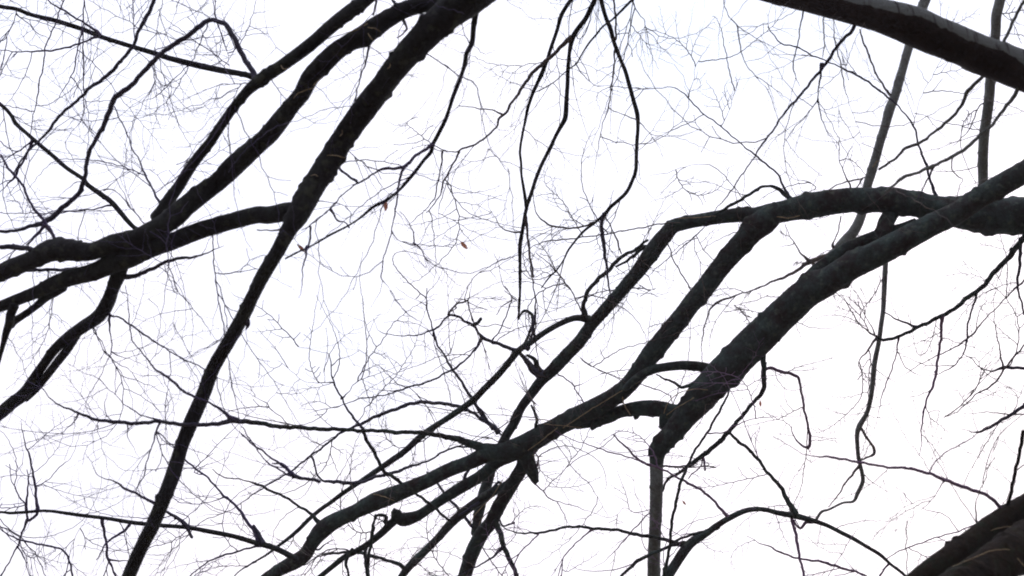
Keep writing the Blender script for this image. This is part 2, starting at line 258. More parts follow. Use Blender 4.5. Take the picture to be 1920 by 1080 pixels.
# ------------------------------------------------------------------ branches hang on whatever limb or branch they touch; '*' gives the host
BRANCHES = """
985,842,22 990,865,25 998,885,23 1003,900,15 1003,908,6
1003,866,3 1013,872,4 1011,886,4 1003,893,3
1258,768,22 1246,784,18 1240,802,10
1234,836,20 1224,845,15 1222,856,9 1226,866,5
460,598,14 465,609,9 463,618,5
1120,790,20 1113,800,12 1110,806,6
1195,772,16 1190,784,8
1330,408,20 1300,430,0.1
480,148,13 470,128,12 450,95,13 430,55,13 422,45,12 400,38,11 380,45,12 350,68,12 300,102,11 285,118,12 260,145,11 240,165,12 217,183,13 200,220,12 190,245,11 178,265,10 165,290,10 161,325,10 157,340,11 145,365,11 120,388,12 100,405,13 80,418,12 50,427,9 30,432,8 0,434,8 -40,440,7
1073,70,10 1060,80,10 1045,95,9 1030,108,9 1015,122,9 1000,136,9 985,154,8 975,170,8 965,187,7 958,195,7 947,213,7 935,222,7 930,240,6 910,258,6 895,268,6 870,278,6 855,285,5 830,283,4 815,278,4
812,270,8 790,285,8 775,297,8 758,312,9 740,315,8 720,317,8 705,323,6 690,333,6 672,342,6 655,355,5 640,368,5 620,390,5 600,407,5 585,420,5 565,432,4
757,315,7 750,335,7 745,360,6 742,390,6 738,415,5 733,435,5 727,460,5 722,475,5 717,500,5 715,523,5 730,540,3 740,562,3 752,575,3 763,588,3
733,433,5 745,448,4 770,457,4 790,470,3 805,485,3 820,500,2 850,508,2
940,214,6 925,206,5 900,204,5 880,201,4 860,197,4
797,97,5 830,120,5 862,142,5 888,155,5 900,190,4 905,230,4 915,265,4 930,290,3 958,325,2
780,90,3 800,72,3 845,35,4 862,40,5 870,60,4 880,80,5
690,85,7 685,120,6 678,140,5 670,165,5 665,192,6
706,0,7 703,15,6 700,28,6
735,0,7 742,10,8
755,38,8 762,55,6 745,72,5
295,-10,10 280,20,10 270,40,11 262,55,9 250,85,9 238,100,9 220,123,9 205,138,10 185,153,9 165,168,9 155,180,8 130,200,8 110,220,8 95,240,8 75,262,7 60,277,7 40,300,6 25,325,5
0,290,6 20,320,7 40,345,7 60,385,7 80,412,8 95,432,8 103,448,7
155,-10,5 157,25,5 155,60,5 157,100,5 156,140,5 158,170,4 157,190,4 155,215,4 150,230,4 140,242,3 120,268,3
125,-10,5 112,20,5 103,45,5 95,65,5 85,90,5 82,110,5 80,130,5 75,150,5 70,180,5 63,215,4 58,245,4 55,270,3 50,300,3
85,-10,5 95,6,5 120,20,6 150,38,6 175,55,7 190,68,8
182,68,7 165,75,6 145,84,6 110,92,6 80,96,6 45,97,5 0,94,4 -20,92,4
155,57,6 148,80,5 143,100,5 140,130,5 130,150,4 120,165,4 103,195,3
404,-10,4 405,30,4 410,50,4 417,70,4 425,90,3 430,128,2
460,156,5 430,158,4 413,158,3 395,185,3 380,200,3 350,212,2 320,221,2
452,158,4 440,180,4 425,210,4 405,235,3 380,260,3 355,277,2
350,124,4 320,155,4 295,178,4 270,190,3 240,205,3 220,220,2 205,230,2
214,200,5 222,217,5 233,238,5 243,265,5 247,278,5 262,300,5 270,325,6 285,352,6 297,375,7 307,395,7
341,-5,4 333,8,4 325,35,3 315,58,3 303,90,3
305,-5,4 300,25,4 295,50,4 290,95,3 287,125,4 289,150,3 284,175,3 280,210,3 285,235,2
28,15,4 30,25,4 20,55,4 10,72,4 -5,80,4
30,25,5 50,42,4 70,62,4 90,70,3 105,78,2
390,0,4 370,20,4 345,35,3 320,50,3 300,60,2
0,399,4 60,400,4 110,399,5 160,394,5 207,385,6
75,368,3 120,371,4 175,364,4 190,357,4 200,354,5 220,360,4 240,385,5 255,400,5 270,418,5
195,358,4 210,345,4 228,325,3 240,305,3 250,290,3
228,323,3 250,323,3 275,330,4
158,340,4 140,343,4 110,370,3
330,308,4 345,303,4 355,298,5 330,325,3 310,350,3
0,462,11 25,463,13 45,466,12 65,470,12
48,505,9 70,506,8 110,506,8 145,502,8
90,506,5 89,530,3 88,540,3
85,422,8 70,440,7 50,458,6
88,424,7 100,443,7 108,455,6
60,268,7 50,290,6 35,315,7 28,332,7 10,350,4 -5,362,4
62,262,6 40,280,5 15,297,4 -5,308,4
200,585,10 212,592,6 225,595,6 245,610,6 280,633,6 320,660,5 350,675,5 383,692,5 405,705,4 440,720,3 480,724,3 530,723,2 555,728,2
205,598,7 207,630,5 209,658,5 200,680,4 185,710,4 170,735,4 160,760,3 155,778,3
209,660,5 230,670,4 260,680,3 290,697,3 305,705,3
235,535,4 240,560,4 242,605,5 250,640,5 265,660,5 290,690,6 315,708,7 340,730,7 363,743,7 390,755,6 410,765,7 430,780,9 442,788,9
178,618,5 190,650,4 195,660,4 220,680,4 237,690,4 247,698,3 270,706,3
195,660,3 183,695,2 172,720,2
125,680,3 150,695,3 185,710,4 200,728,4 215,737,4 230,755,4 250,770,5 270,780,5 300,787,6
202,735,3 197,760,4 200,780,4 213,790,4
317,660,4 320,700,4 312,740,3 315,760,4 311,788,3
250,598,3 251,575,3 243,567,3 228,548,3 225,540,3
251,575,2 270,565,2 300,550,2 315,540,2
327,540,4 350,565,4 380,600,4 395,625,3 410,638,3 422,622,2
332,548,3 326,590,3 325,605,3 330,625,2 345,640,2
325,605,3 305,625,2 290,635,2
52,563,5 60,585,3 62,600,3
308,497,4 317,520,4 327,548,4
397,440,5 400,470,5 402,500,5 405,535,5 410,560,5 414,585,5 420,618,5 427,672,4 435,720,5 442,755,4 450,790,4 452,800,3
245,520,11 275,508,10 310,492,9 340,484,8 370,480,6 395,472,5 420,460,3
405,512,4 430,513,5 460,508,4 482,503,4
372,480,3 360,490,3 350,505,2 340,520,2
350,392,4 320,420,3 300,435,3 330,465,2
442,788,13 400,795,10 370,797,10 345,796,10 300,791,9 260,793,9 220,792,9 180,786,8 150,776,7 125,765,6 100,752,5 78,728,4 70,715,3
148,775,6 140,790,5 118,810,4
140,782,4 138,810,3 135,830,3 120,862,3
187,788,4 178,805,3 165,818,3
300,790,6 292,810,6 285,840,5 275,865,5 270,890,5 260,910,4 252,925,3
300,812,5 315,828,5 328,840,5
240,792,5 240,820,4 250,840,3 262,860,2
930,848,24 910,841,22 900,838,20 870,828,16 830,817,12 780,811,10 740,810,10 705,808,9 650,806,9 600,804,10 530,800,10 480,793,11 442,788,12
958,830,5 940,815,6 920,800,7 900,783,8 880,770,8 855,762,9 835,757,9 800,754,9 780,756,9 760,760,9 720,775,9 680,793,8 640,812,7 580,857,6 540,887,6 480,923,5 440,952,4 380,978,4 355,1000,4 325,1035,3 285,1075,3 270,1090,2
680,806,7 690,830,9 705,855,9 718,880,9 730,890,9 748,903,9 765,915,7 780,925,7 805,945,8 830,965,7 848,980,7
545,805,5 530,785,4 510,768,4 498,755,4 478,745,3 455,730,3
500,766,3 505,750,3 530,722,2
680,805,7 660,780,7 645,755,6 640,745,6 628,725,6 622,700,5 621,685,5 617,665,4 605,662,3 585,655,3 560,650,2
622,685,4 635,675,4 655,668,3 670,660,3 675,655,3 690,668,3 700,680,3 725,697,3 738,712,3 745,720,4 770,730,4 790,745,4 815,757,4
625,718,5 608,718,4 580,717,3 560,708,3 545,695,3 520,675,2
610,716,3 608,695,3 610,675,2
640,747,6 655,735,4 662,722,4 680,710,4 692,703,3 692,690,3 690,665,3
700,740,4 695,755,5 685,765,4 680,780,4 668,795,4
757,595,0.1 750,592,2
904,634,8 895,650,7 885,662,6 870,676,6 855,690,7 835,700,6 815,710,6 790,720,6 760,728,6 730,738,5 700,745,5 675,747,5 650,756,4 635,763,4 610,767,3 585,768,3 565,766,2
*1012,702,19 1000,692,16 990,680,13 980,668,10 972,660,9 960,655,9 945,648,9 925,641,8 905,634,9 898,626,7 892,615,7 885,608,7 872,602,7 865,596,7 850,592,7 838,594,6 825,610,6 810,618,6 790,627,5 770,630,5 740,628,4 722,625,4 707,618,3 700,595,2
840,590,7 843,583,6 855,572,6 870,566,6 879,560,5 882,540,3 885,520,2
878,562,5 880,580,5 885,600,5 892,606,4
889,609,8 896,605,8 903,598,8
1010,700,16 1006,685,11 1000,672,9 988,665,7
1001,640,7 1000,625,5 1003,615,5
965,658,12 975,652,7 985,640,7 992,628,7 998,610,8 999,598,8 995,588,8 983,584,8 975,590,6 972,597,7
990,655,9 996,630,7 1002,600,8 1004,585,6 1004,565,5 1000,540,5 997,510,5 993,480,6 990,440,6 987,408,7
1005,600,5 1003,640,5 1008,665,4 1012,695,5
760,560,3 740,562,4
732,545,4 742,562,4 752,575,4 765,588,4 777,598,4 787,602,3
740,562,3 733,575,2 722,588,2 700,592,2
800,540,4 800,570,5 808,605,5 813,625,6 820,645,6 835,668,6 845,690,7 862,710,7 880,740,8 895,765,8 908,785,9 925,800,9 935,812,10
798,572,4 775,560,3 755,548,3 740,538,2
812,625,4 818,660,4 830,690,4 838,720,4 845,750,4 847,765,3
915,580,4 895,575,4 870,563,4 850,560,3
960,562,5 950,570,5 940,575,4 930,590,4
957,568,5 950,590,5 940,615,5 925,635,5
838,668,4 848,650,4 855,620,3 860,598,3
958,617,4 930,608,4 905,612,4 888,607,3
1095,585,12 1093,575,10 1100,552,10 1110,537,10 1122,522,10 1143,505,10 1155,492,10 1168,480,9 1190,468,8 1215,450,7
1155,500,6 1185,482,8 1208,464,10
1165,476,5 1158,452,6 1148,432,5 1136,408,5 1132,400,7
1133,400,8 1130,412,8 1127,430,9 1131,450,10 1135,480,8 1138,505,7 1140,530,6 1145,548,5 1150,560,4
1120,440,3 1128,432,3
1225,543,3 1215,520,4
*1150,545,0.1 1152,545,0.1
1000,350,4 1001,385,4 1010,405,5 1028,420,6 1050,427,6 1080,427,6 1105,420,6 1115,417,5
960,483,4 985,472,4 1005,459,4 1040,450,5 1080,447,5 1120,441,5 1160,435,5 1200,427,5 1240,420,5 1290,416,4 1340,415,4
1005,475,4 1020,487,4 1045,510,5 1060,530,5 1075,553,5 1092,585,5
986,405,8 988,440,6 994,480,6 1000,520,6
975,505,3 990,520,4 1010,525,4 1045,508,4
1095,425,4 1070,405,4 1055,375,3 1050,350,2
1252,457,5 1262,487,5 1275,507,5 1293,540,5 1305,558,4
1600,52,9 1580,75,8 1565,95,8 1540,130,8 1520,155,7 1490,190,7 1465,220,6 1445,250,6 1430,270,6 1410,300,5 1390,330,5 1365,365,5 1345,390,4 1325,418,4 1305,442,5 1290,455,5 1265,475,4 1235,500,4 1215,518,3
1305,440,4 1320,470,4 1335,485,4
1612,55,5 1620,80,6 1635,120,6 1650,150,6 1668,178,7
1440,50,4 1465,82,5 1495,88,5 1525,105,5 1545,113,5 1575,125,5 1590,133,6 1630,155,6 1665,183,6 1690,205,5 1712,235,6 1722,270,6 1735,305,7 1743,335,7 1757,372,9
1712,235,4 1720,205,3 1733,168,3 1750,140,3 1766,110,3
1715,212,4 1745,220,3 1770,230,4 1800,236,4 1840,245,4
1508,20,6 1500,50,5 1495,88,5 1490,105,5 1487,130,5 1492,145,4 1500,162,3
1545,35,5 1545,80,5 1543,108,4
1563,40,4 1565,75,5 1573,105,5 1580,145,5 1587,175,4 1595,205,3 1610,240,3 1617,270,2
1540,120,7 1537,150,6 1534,175,5 1537,210,5 1545,235,4 1555,255,3
1534,185,5 1510,220,4 1490,238,4 1475,262,3
1573,240,3 1571,200,3 1560,182,3 1545,165,3
1443,310,3 1447,250,0.1
1573,262,4 1573,290,4 1576,305,4 1585,330,5 1594,352,6
1620,333,5 1600,338,6 1580,343,5 1560,353,5 1545,362,4
1617,335,5 1610,345,5 1603,356,5
1078,118,5 1095,142,4 1108,155,3 1122,163,4 1140,160,3 1165,163,4 1210,167,4 1260,164,4 1290,183,5 1320,215,5 1350,235,5 1380,262,5 1395,275,5 1420,293,6 1440,312,6 1457,325,6 1470,350,7 1480,372,8
1320,213,4 1290,232,4 1265,242,4 1240,253,3 1215,262,2
1290,183,4 1300,150,3 1304,125,3 1320,100,3 1330,82,2
1352,235,4 1368,205,3 1380,165,3 1388,142,2
1358,-5,4 1365,28,4 1382,50,5 1388,85,5 1395,115,4 1415,140,4 1440,170,2
1395,115,3 1430,108,3 1455,85,3 1465,82,3
1382,50,3 1420,48,3 1440,46,3
1330,408,5 1350,397,8 1375,383,8 1400,367,8 1420,355,8 1440,349,7 1455,352,9 1470,362,10 1482,374,12
1505,367,3 1530,352,4 1510,340,4 1490,335,3 1470,320,3 1455,303,2 1430,290,2
1430,405,5 1400,380,4 1375,350,4 1355,325,4 1335,312,4 1310,308,3 1280,313,3 1250,325,3 1215,328,2
1187,5,5 1200,30,4 1208,40,4 1215,70,4 1222,105,3 1224,145,2
1150,-10,6 1153,20,6 1155,60,6 1155,75,6
1153,95,6 1150,130,5 1147,160,5 1140,202,5 1130,235,4 1122,270,4 1118,300,3 1112,330,2
1140,202,4 1165,213,4 1190,224,5 1210,240,4 1228,262,3 1245,280,2
1842,143,9 1830,155,9 1815,172,10 1805,192,9 1795,208,8 1780,225,8 1765,238,8 1745,252,7 1722,270,8 1700,277,8 1680,295,7 1665,307,7 1648,318,7
1920,150,9 1906,172,10 1890,195,9 1875,215,8 1862,232,8 1838,252,8 1822,270,9 1800,285,9 1785,293,9 1765,305,8 1745,313,9 1720,323,8 1690,335,9 1680,345,7 1660,358,8
1925,-15,8 1918,5,8 1905,30,8 1895,50,8 1885,72,8
1842,195,5 1830,210,5 1820,238,5 1808,255,4 1785,275,3
1787,295,5 1783,315,5 1795,330,5 1805,337,4 1800,350,4 1793,372,4
1752,312,6 1740,333,6 1730,355,5 1722,374,5
1577,405,5 1573,425,5 1565,450,5 1562,462,8
1585,455,7 1562,470,10 1545,480,10 1522,490,12 1505,500,9 1485,512,8 1465,522,7 1440,532,6 1420,541,5 1395,549,5 1370,558,6 1345,566,7 1333,578,6 1325,600,5 1318,625,5 1315,650,4 1318,680,4
1520,490,9 1505,478,6 1490,458,5 1480,440,4 1472,420,4
1487,457,4 1460,463,3 1440,466,2
1525,495,8 1520,510,7 1500,530,5
1345,568,4 1370,572,3 1395,569,4 1420,562,4 1440,553,4
1432,640,8 1432,665,12 1432,700,12 1430,735,11 1415,752,9 1395,775,9 1375,800,10 1362,815,11 1335,840,11 1315,857,11 1295,870,10 1275,885,8 1260,895,7 1248,905,7 1243,922,5
1318,858,6 1322,882,6
1317,862,5 1312,876,5 1295,893,5 1290,898,4
1295,870,4 1275,875,6 1245,875,6
1430,693,6 1445,691,8 1465,697,8 1495,705,8 1500,725,7 1507,760,7 1515,800,7 1518,838,8 1500,833,6 1490,820,5 1484,800,4
1368,730,6 1350,770,7 1335,795,7 1325,812,7 1310,835,7 1295,860,7 1280,895,8 1270,930,8 1262,965,8 1258,1000,8 1253,1040,8 1245,1085,10
1328,812,5 1360,810,5 1375,800,5 1410,785,4 1440,783,4 1470,780,3 1510,782,3 1590,790,2
1365,808,7 1385,828,8 1400,840,8 1425,865,8 1440,888,8 1465,915,10 1480,945,12 1490,962,14
1362,967,8 1340,940,7 1315,920,7 1290,905,7 1260,890,6 1230,875,6 1200,865,5 1170,855,5 1130,843,5 1090,830,4 1060,818,4 1040,808,3
1292,1024,13 1265,1017,10 1240,1010,9 1200,1003,9 1160,995,8 1110,990,8 1080,988,7 1050,990,7 1020,998,7 990,1000,6 960,996,5 938,985,4
1010,1003,5 990,1020,5 970,1045,5 962,1085,4
1112,993,6 1090,1010,5 1060,1040,5 1046,1085,4
1285,1018,9 1265,1022,8 1240,1030,8 1200,1050,9 1180,1065,8 1160,1085,7
1260,1018,8 1280,1008,7 1310,1000,8 1345,988,10
1150,815,5 1170,835,6 1195,860,7 1215,870,7 1235,876,7
1232,960,5 1215,965,5 1190,990,5 1170,1015,5 1150,1035,4 1130,1055,3 1105,1068,2
1218,957,4 1190,960,4 1170,952,3 1155,968,3 1135,970,3
1222,1040,5 1208,1025,4 1203,990,4 1203,955,3 1190,920,3 1187,885,2
995,900,6 1015,918,5 1030,933,5 1050,942,4 1080,950,4 1110,960,3 1135,970,3
1040,830,4 1060,855,4 1080,885,4 1107,910,4 1125,940,3 1140,970,3
1045,942,4 1058,965,4 1061,990,3 1050,1020,2
1018,920,4 1050,890,4 1075,865,4 1120,842,4 1150,820,4 1155,808,3
1485,972,7 1493,1010,8 1500,1045,7 1508,1085,7
1400,1005,3 1425,1018,4 1440,1023,5 1465,1037,6 1500,1047,6 1545,1055,7 1580,1065,7 1620,1078,6 1640,1088,6
1660,1050,4 1665,1045,4 1700,1028,5 1740,1013,5 1790,998,5 1830,984,5 1870,979,4 1920,980,4
1450,818,4 1470,830,4 1500,848,4 1525,855,5 1560,858,7 1590,862,7 1615,868,7 1640,872,7 1670,876,7 1700,878,7 1720,882,8 1745,888,8 1770,900,9 1800,910,9 1835,923,9 1860,935,9 1878,955,10
1665,878,3 1650,915,3 1635,950,3 1615,985,3 1595,1010,4 1580,1035,4 1560,1070,4 1550,1085,4
1770,903,5 1755,925,4 1740,945,4 1715,965,3 1690,985,3 1665,1010,2
1742,885,5 1750,870,5 1765,855,5 1785,842,5 1810,828,5 1835,812,4 1850,800,4
1832,980,6 1830,950,5 1835,925,4 1850,890,4 1865,840,3 1885,825,3 1893,810,3
1795,992,4 1770,965,4 1745,958,4 1725,950,3 1690,938,2
1920,808,10 1912,845,9 1903,890,9 1897,915,9 1890,950,9
1613,800,7 1625,820,7 1640,848,8 1628,857,6 1612,864,6
1612,872,7 1590,900,6 1570,930,5 1552,950,4
1525,978,8 1512,980,8 1500,990,7 1488,975,6
1925,440,14 1912,455,12 1900,470,14 1885,490,12 1865,510,12 1850,528,11 1840,540,11 1815,558,11 1790,578,10 1770,590,10 1745,603,9 1720,613,9 1700,625,8 1680,633,8 1660,637,8 1645,632,6
1832,548,7 1822,580,6 1815,610,6 1812,640,6 1805,665,5 1790,685,5 1765,698,4 1740,705,3
1767,592,8 1763,640,7 1758,680,7 1750,720,7 1740,745,6 1732,770,6 1728,800,5 1728,835,4 1722,855,3
1684,632,6 1682,660,5 1672,690,5 1660,725,5 1650,755,4 1645,785,3 1640,805,2
1683,660,4 1695,685,4 1707,695,4 1730,705,3
1925,520,6 1905,540,6 1880,565,5 1850,595,5 1830,620,6 1810,637,6 1785,655,5 1760,665,5 1740,675,4 1710,693,4 1690,705,3 1650,712,3
1655,583,5 1670,592,5 1690,602,6 1718,614,7
1650,635,7 1632,625,6 1615,610,5 1600,590,5 1585,565,4 1575,545,3
1645,632,7 1628,655,6 1615,670,5 1610,685,4 1625,710,3
1640,625,5 1625,595,4 1615,565,4 1600,545,3
1915,445,9 1912,490,8 1908,530,7 1912,555,6 1920,590,6
1925,757,9 1900,775,9 1870,793,8 1840,808,7 1820,810,4 1800,803,3
1925,640,5 1905,665,6 1885,690,6 1860,722,6 1830,740,5 1815,753,5 1790,775,4 1765,785,3 1745,792,2
1925,691,8 1900,690,8 1880,690,8 1855,695,5 1835,687,4 1820,672,4 1805,662,3
1925,777,5 1880,776,5 1850,773,4 1810,775,3 1770,772,2
1868,560,4 1885,630,5 1870,625,0.1
1882,690,6 1873,650,5 1865,600,4 1862,560,3
1230,703,5 1245,709,6 1262,716,7 1278,726,8 1292,724,9 1310,715,10
1088,712,5 1050,700,0.1
1120,750,3 1150,770,0.1
1260,742,4 1215,725,5 1200,720,4 1165,710,4 1132,697,4 1100,682,4 1080,665,3
1078,725,5 1060,708,5 1047,703,5
1093,750,5 1080,733,5 1078,725,5 1100,715,3 1130,700,3
1005,800,8 1007,785,8 1000,770,7 995,760,6
956,802,9 962,785,11 970,770,12
890,755,7 905,775,7 915,790,7 925,805,8
660,1030,8 650,1050,9 652,1070,7 655,1085,7
1000,880,7 1010,868,6 1008,855,5 1000,845,5
925,975,13 938,1000,12 947,1030,12 960,1060,11 975,1090,10
705,965,6 698,990,6 695,1010,7 685,1040,9 690,1085,8
722,978,10 724,970,9 718,966,8 706,968,7 697,985,6
845,1085,5 880,1070,5 915,1050,6 942,1028,8
965,980,6 945,985,6 935,972,6 925,960,5
870,895,8 890,870,6 920,860,5
935,905,7 915,925,8 900,940,8 880,955,7 860,965,6
885,985,8 860,955,8 840,935,7 820,905,7 800,885,6
700,990,9 693,1030,8 690,1060,9 688,1090,8
660,1035,6 640,1030,5 620,1030,5 598,1040,5 580,1055,5 560,1063,5
845,1067,6 800,1058,0.1
760,1067,9 745,1057,9 720,1048,8 690,1042,8 665,1035,8 630,1037,7 605,1042,6
595,1030,6 610,1020,5 625,1012,4
475,957,6 510,930,5 535,905,0.1
552,895,8 535,888,6 510,872,6 495,860,5 480,840,5 465,818,5 455,800,4
490,793,0.1 495,822,0.1
592,975,10 585,965,8 560,948,7 530,930,7 510,922,7 495,912,7 480,908,7
585,858,6 600,897,6 620,903,8 650,905,9 680,903,8 710,893,8 740,885,8 770,875,7 800,865,6 830,848,6 860,838,6 890,838,6 910,842,6
548,892,9 570,897,8 600,903,9
548,893,7 530,870,7 510,868,5
550,892,9 530,872,7 507,858,6 495,848,6 480,838,6 462,822,5 452,812,5
345,860,6 375,885,6 390,897,6 410,918,6 423,932,7 445,952,7 462,975,8 478,1000,8 485,1025,10
398,880,4 415,893,5 440,897,5 462,902,5 480,908,6
340,878,4 370,878,3
325,875,4 290,880,4 265,883,3 250,882,3 230,880,3 205,860,3 195,850,2
290,945,8 260,927,7 235,917,7 222,908,6 210,900,5 190,895,4 178,883,4 170,865,3 160,850,3
292,810,4 310,828,4 325,840,4
325,935,4 340,943,4 375,944,4 400,940,4 425,932,6
70,958,8 67,930,7 66,905,7 60,880,6 55,855,6 50,840,5 43,812,4 38,790,3
66,912,5 85,903,4 100,890,4 120,868,4 130,862,3 145,830,3 150,810,2
50,955,7 50,930,6 53,905,5 52,880,4
52,975,7 42,995,6 35,1020,6 25,1040,5 10,1065,5 -3,1085,5
70,965,7 60,972,7 52,976,7 50,950,6 38,935,5 30,920,5 22,900,4 18,870,4
32,1025,5 42,1040,5 50,1060,4 58,1085,4
-5,985,4 15,1002,5 40,1012,6 60,1018,6 85,1023,6 110,1027,6 125,1040,6 130,1055,6 138,1085,6
192,978,8 195,1000,7 200,1020,7 202,1045,7 210,1065,6 218,1085,6
243,985,7 225,1000,7 203,1015,6 190,1035,5 180,1050,4
203,1048,6 225,1052,5 240,1052,4 255,1048,3
130,1042,3 140,1010,3 150,990,3 165,970,2
348,985,11 352,993,8 360,1008,8
348,985,9 330,970,8 312,960,7
355,985,5 352,970,4 330,960,4
380,1075,3 355,1085,4
480,1025,6 440,1035,6 410,1045,6 380,1060,5 350,1085,5
455,1065,5 480,1053,6
492,1020,11 488,1005,9 482,995,8 475,985,7
855,775,5 840,790,0.1
858,577,4 845,585,4
1200,555,4 1230,540,3
670,655,2 673,640,2
482,430,5 500,432,5 520,432,6 530,430,6
640,300,4 637,316,7 645,323,7 655,330,7 668,340,7
655,285,4 670,297,5 682,305,5 695,322,4 710,340,4 725,360,3 735,370,3
620,392,7 628,405,6 635,415,6 645,417,5 655,427,6
655,415,4 658,400,4 650,385,3 642,370,3
583,425,6 580,450,6 578,462,6
575,462,8 573,480,6 568,505,5 566,535,4 560,560,3
660,302,4 630,285,0.1
780,277,4 770,320,0.1
830,285,6 825,320,5 820,350,5 815,370,5 800,390,4 780,410,4 765,422,3
862,285,6 850,305,6 843,320,6 833,340,6 825,365,5 815,380,5 800,400,4
845,315,4 835,350,4 825,385,4 822,400,3 823,430,3
808,430,4 797,455,5 790,460,0.1
750,395,4 765,415,4 775,440,5 777,455,5
777,457,6 790,468,5 798,482,5 815,498,4 850,508,4 880,512,4 910,503,4 940,487,5 958,482,5
835,438,3 825,455,3 810,465,3 790,468,3
912,280,3 918,280,4 935,300,4 955,325,3
918,280,4 903,305,3 880,320,3 850,325,2
945,430,5 930,412,4 920,395,3 915,378,3 917,365,2
760,590,0.1 762,592,0.1
870,560,4 885,525,4 900,510,4 915,500,3
"""

# ------------------------------------------------------------------ placing the curves in space
def parse(s):
    rows = []; ws = []
    for tk in s.split():
        a = tk.split(','); rows.append([float(a[0]), float(a[1])]); ws.append(float(a[2]) if len(a) > 2 else None)
    xs = [i for i, q in enumerate(ws) if q is not None]
    wi = np.interp(range(len(ws)), xs, [ws[i] for i in xs])
    return np.column_stack([rows, wi])
PLACED = []     # dict(xy, w, d, P, limb, tree, level)
def place(ctrl, d0, d1, tree, limb, level, wob=0.08, step=None):
    wm = ctrl[:, 2].mean(); st = step or (3.0 if wm > 16 else 3.5)
    C = catmull(ctrl, st)
    s = np.concatenate([[0], np.cumsum(np.hypot(*np.diff(C[:, :2], axis=0).T))]); t = s / s[-1]
    d = d0 + (d1 - d0) * t
    ph = random.random() * 9
    d = d + wob * np.sin(s / 90 + ph) * np.minimum(1, t * 4) * min(1, s[-1] / 300)
    wv = np.maximum(C[:, 2], .6)
    if level and wm < 16:      # fine wobble of thin wood
        nrm = np.gradient(C[:, :2], axis=0); nrm /= np.linalg.norm(nrm, axis=1)[:, None] + 1e-9
        q = .55 * np.sin(s / 5.3 + ph * 3) + .7 * np.sin(s / 12.1 + ph) + .4 * np.sin(s / 2.9 + ph * 7)
        C[:, 0] += -nrm[:, 1] * q; C[:, 1] += nrm[:, 0] * q
    P = np.array([at(C[i, 0], C[i, 1], d[i]) for i in range(len(C))])
    eff = np.maximum(wv - 1.1 - 1.0 * np.clip((8.0 - wv) / 3, 0, 1), wv * .34)
    if not level: eff = np.maximum(eff, wv - 1.5)
    if tree == 'D' or (level and wm < 14): eff = eff * .88
    R = eff * .5 * PX * d
    r = dict(xy=C[:, :2].copy(), w=wv, d=d, P=P, R=R, tree=tree, limb=limb, level=level, s=s)
    PLACED.append(r); return r

for name, (tree, d0, d1, hz, pts) in LIMBS.items():
    r = place(parse(pts), d0, d1, tree, name, 0, .12); r['hz'] = hz

def nearest(x, y, skip=None, only=None):
    best = (1e9, None, 0)
    for r in PLACED:
        if r is skip: continue
        q = np.hypot(r['xy'][:, 0] - x, r['xy'][:, 1] - y) - r['w'] * .5
        i = int(q.argmin())
        if q[i] < best[0]: best = (q[i], r, i)
    return best
NB = 0
pend = []
for ln in BRANCHES.strip().splitlines():
    ln = ln.strip().lstrip('*')
    c = parse(ln)
    if (c[:, 2] < .5).any(): continue        # unused
    pend.append(c)
for rnd, tol in enumerate((5, 5, 9, 9, 14, 40, 1e8)):
    rest = []
    for c in pend:
        a, b = nearest(*c[0, :2]), nearest(*c[-1, :2])
        if min(a[0], b[0]) > tol: rest.append(c); continue
        if a[0] <= tol and b[0] <= tol: rev = c[-1, 2] > c[0, 2] + .01
        else: rev = b[0] < a[0]
        if rev: c = c[::-1].copy(); a = b
        ln_px = np.hypot(*np.diff(c[:, :2], axis=0).T).sum()
        if tol > 1e6:                         # hangs free of anything traced: nearest tree, own depth
            h = a[1]; d0 = h['d'][a[2]] + random.uniform(-.4, .4); lv = 1
        else:
            h = a[1]; d0 = h['d'][a[2]]
            hp = h['xy'][a[2]]; hw = h['w'][a[2]]
            dist = math.hypot(*(hp - c[0, :2]))
            if dist > 1.5: c = np.vstack([[hp[0], hp[1], min(hw * .8, c[0, 2] * 1.15)], c])
        d1 = d0 + random.uniform(-.32, .32) * ln_px * PX * d0
        place(c, d0, d1, h['tree'], h['limb'], 1, .05); NB += 1
    pend = rest
print('branches', NB)

# ------------------------------------------------------------------ trunks and the parts of limbs outside the picture
def bez(p0, p1, p2, p3, n):
    t = np.linspace(0, 1, n)[:, None]
    return (1-t)**3*p0 + 3*(1-t)**2*t*p1 + 3*(1-t)*t*t*p2 + t**3*p3
def knots_for(P, R, n_per_m, big=1.0):
    L_ = np.linalg.norm(np.diff(P, axis=0), axis=1).sum(); k = int(L_ * n_per_m) + 1; o = []
    for _ in range(k):
        i = random.randrange(len(P)); r = R[i]
        v = Vector(rng.normal(size=3)).normalized(); tdir = Vector(P[min(i+1, len(P)-1)] - P[max(i-1, 0)]).normalized()
        v = (v - tdir * v.dot(tdir)).normalized()
        c = P[i] + np.array(v) * r
        o.append((c, r * random.uniform(.14, .42), r * random.uniform(.08, .26) * big))
    return o
TRUNK_R = {}
for k, (xy, H, r, label, mt, tw) in TREES.items():
    T = Tubes(); n = 60; z = np.linspace(-.3, H, n)
    P = np.column_stack([xy[0] + .12*np.sin(z*.5 + xy[0]), xy[1] + .12*np.cos(z*.4 + xy[1]), z])
    R = r * (1 - .55 * np.clip(z / H, 0, 1)) + r * .55 * np.exp(-np.maximum(z, 0) * 1.6)
    T.add(P, R, 20, .07, knots_for(P, R, 1.2)); o = T.build('trunk', M[mt], ROOT[k], (*xy, 0))
    TREES[k] += ((P, R),)

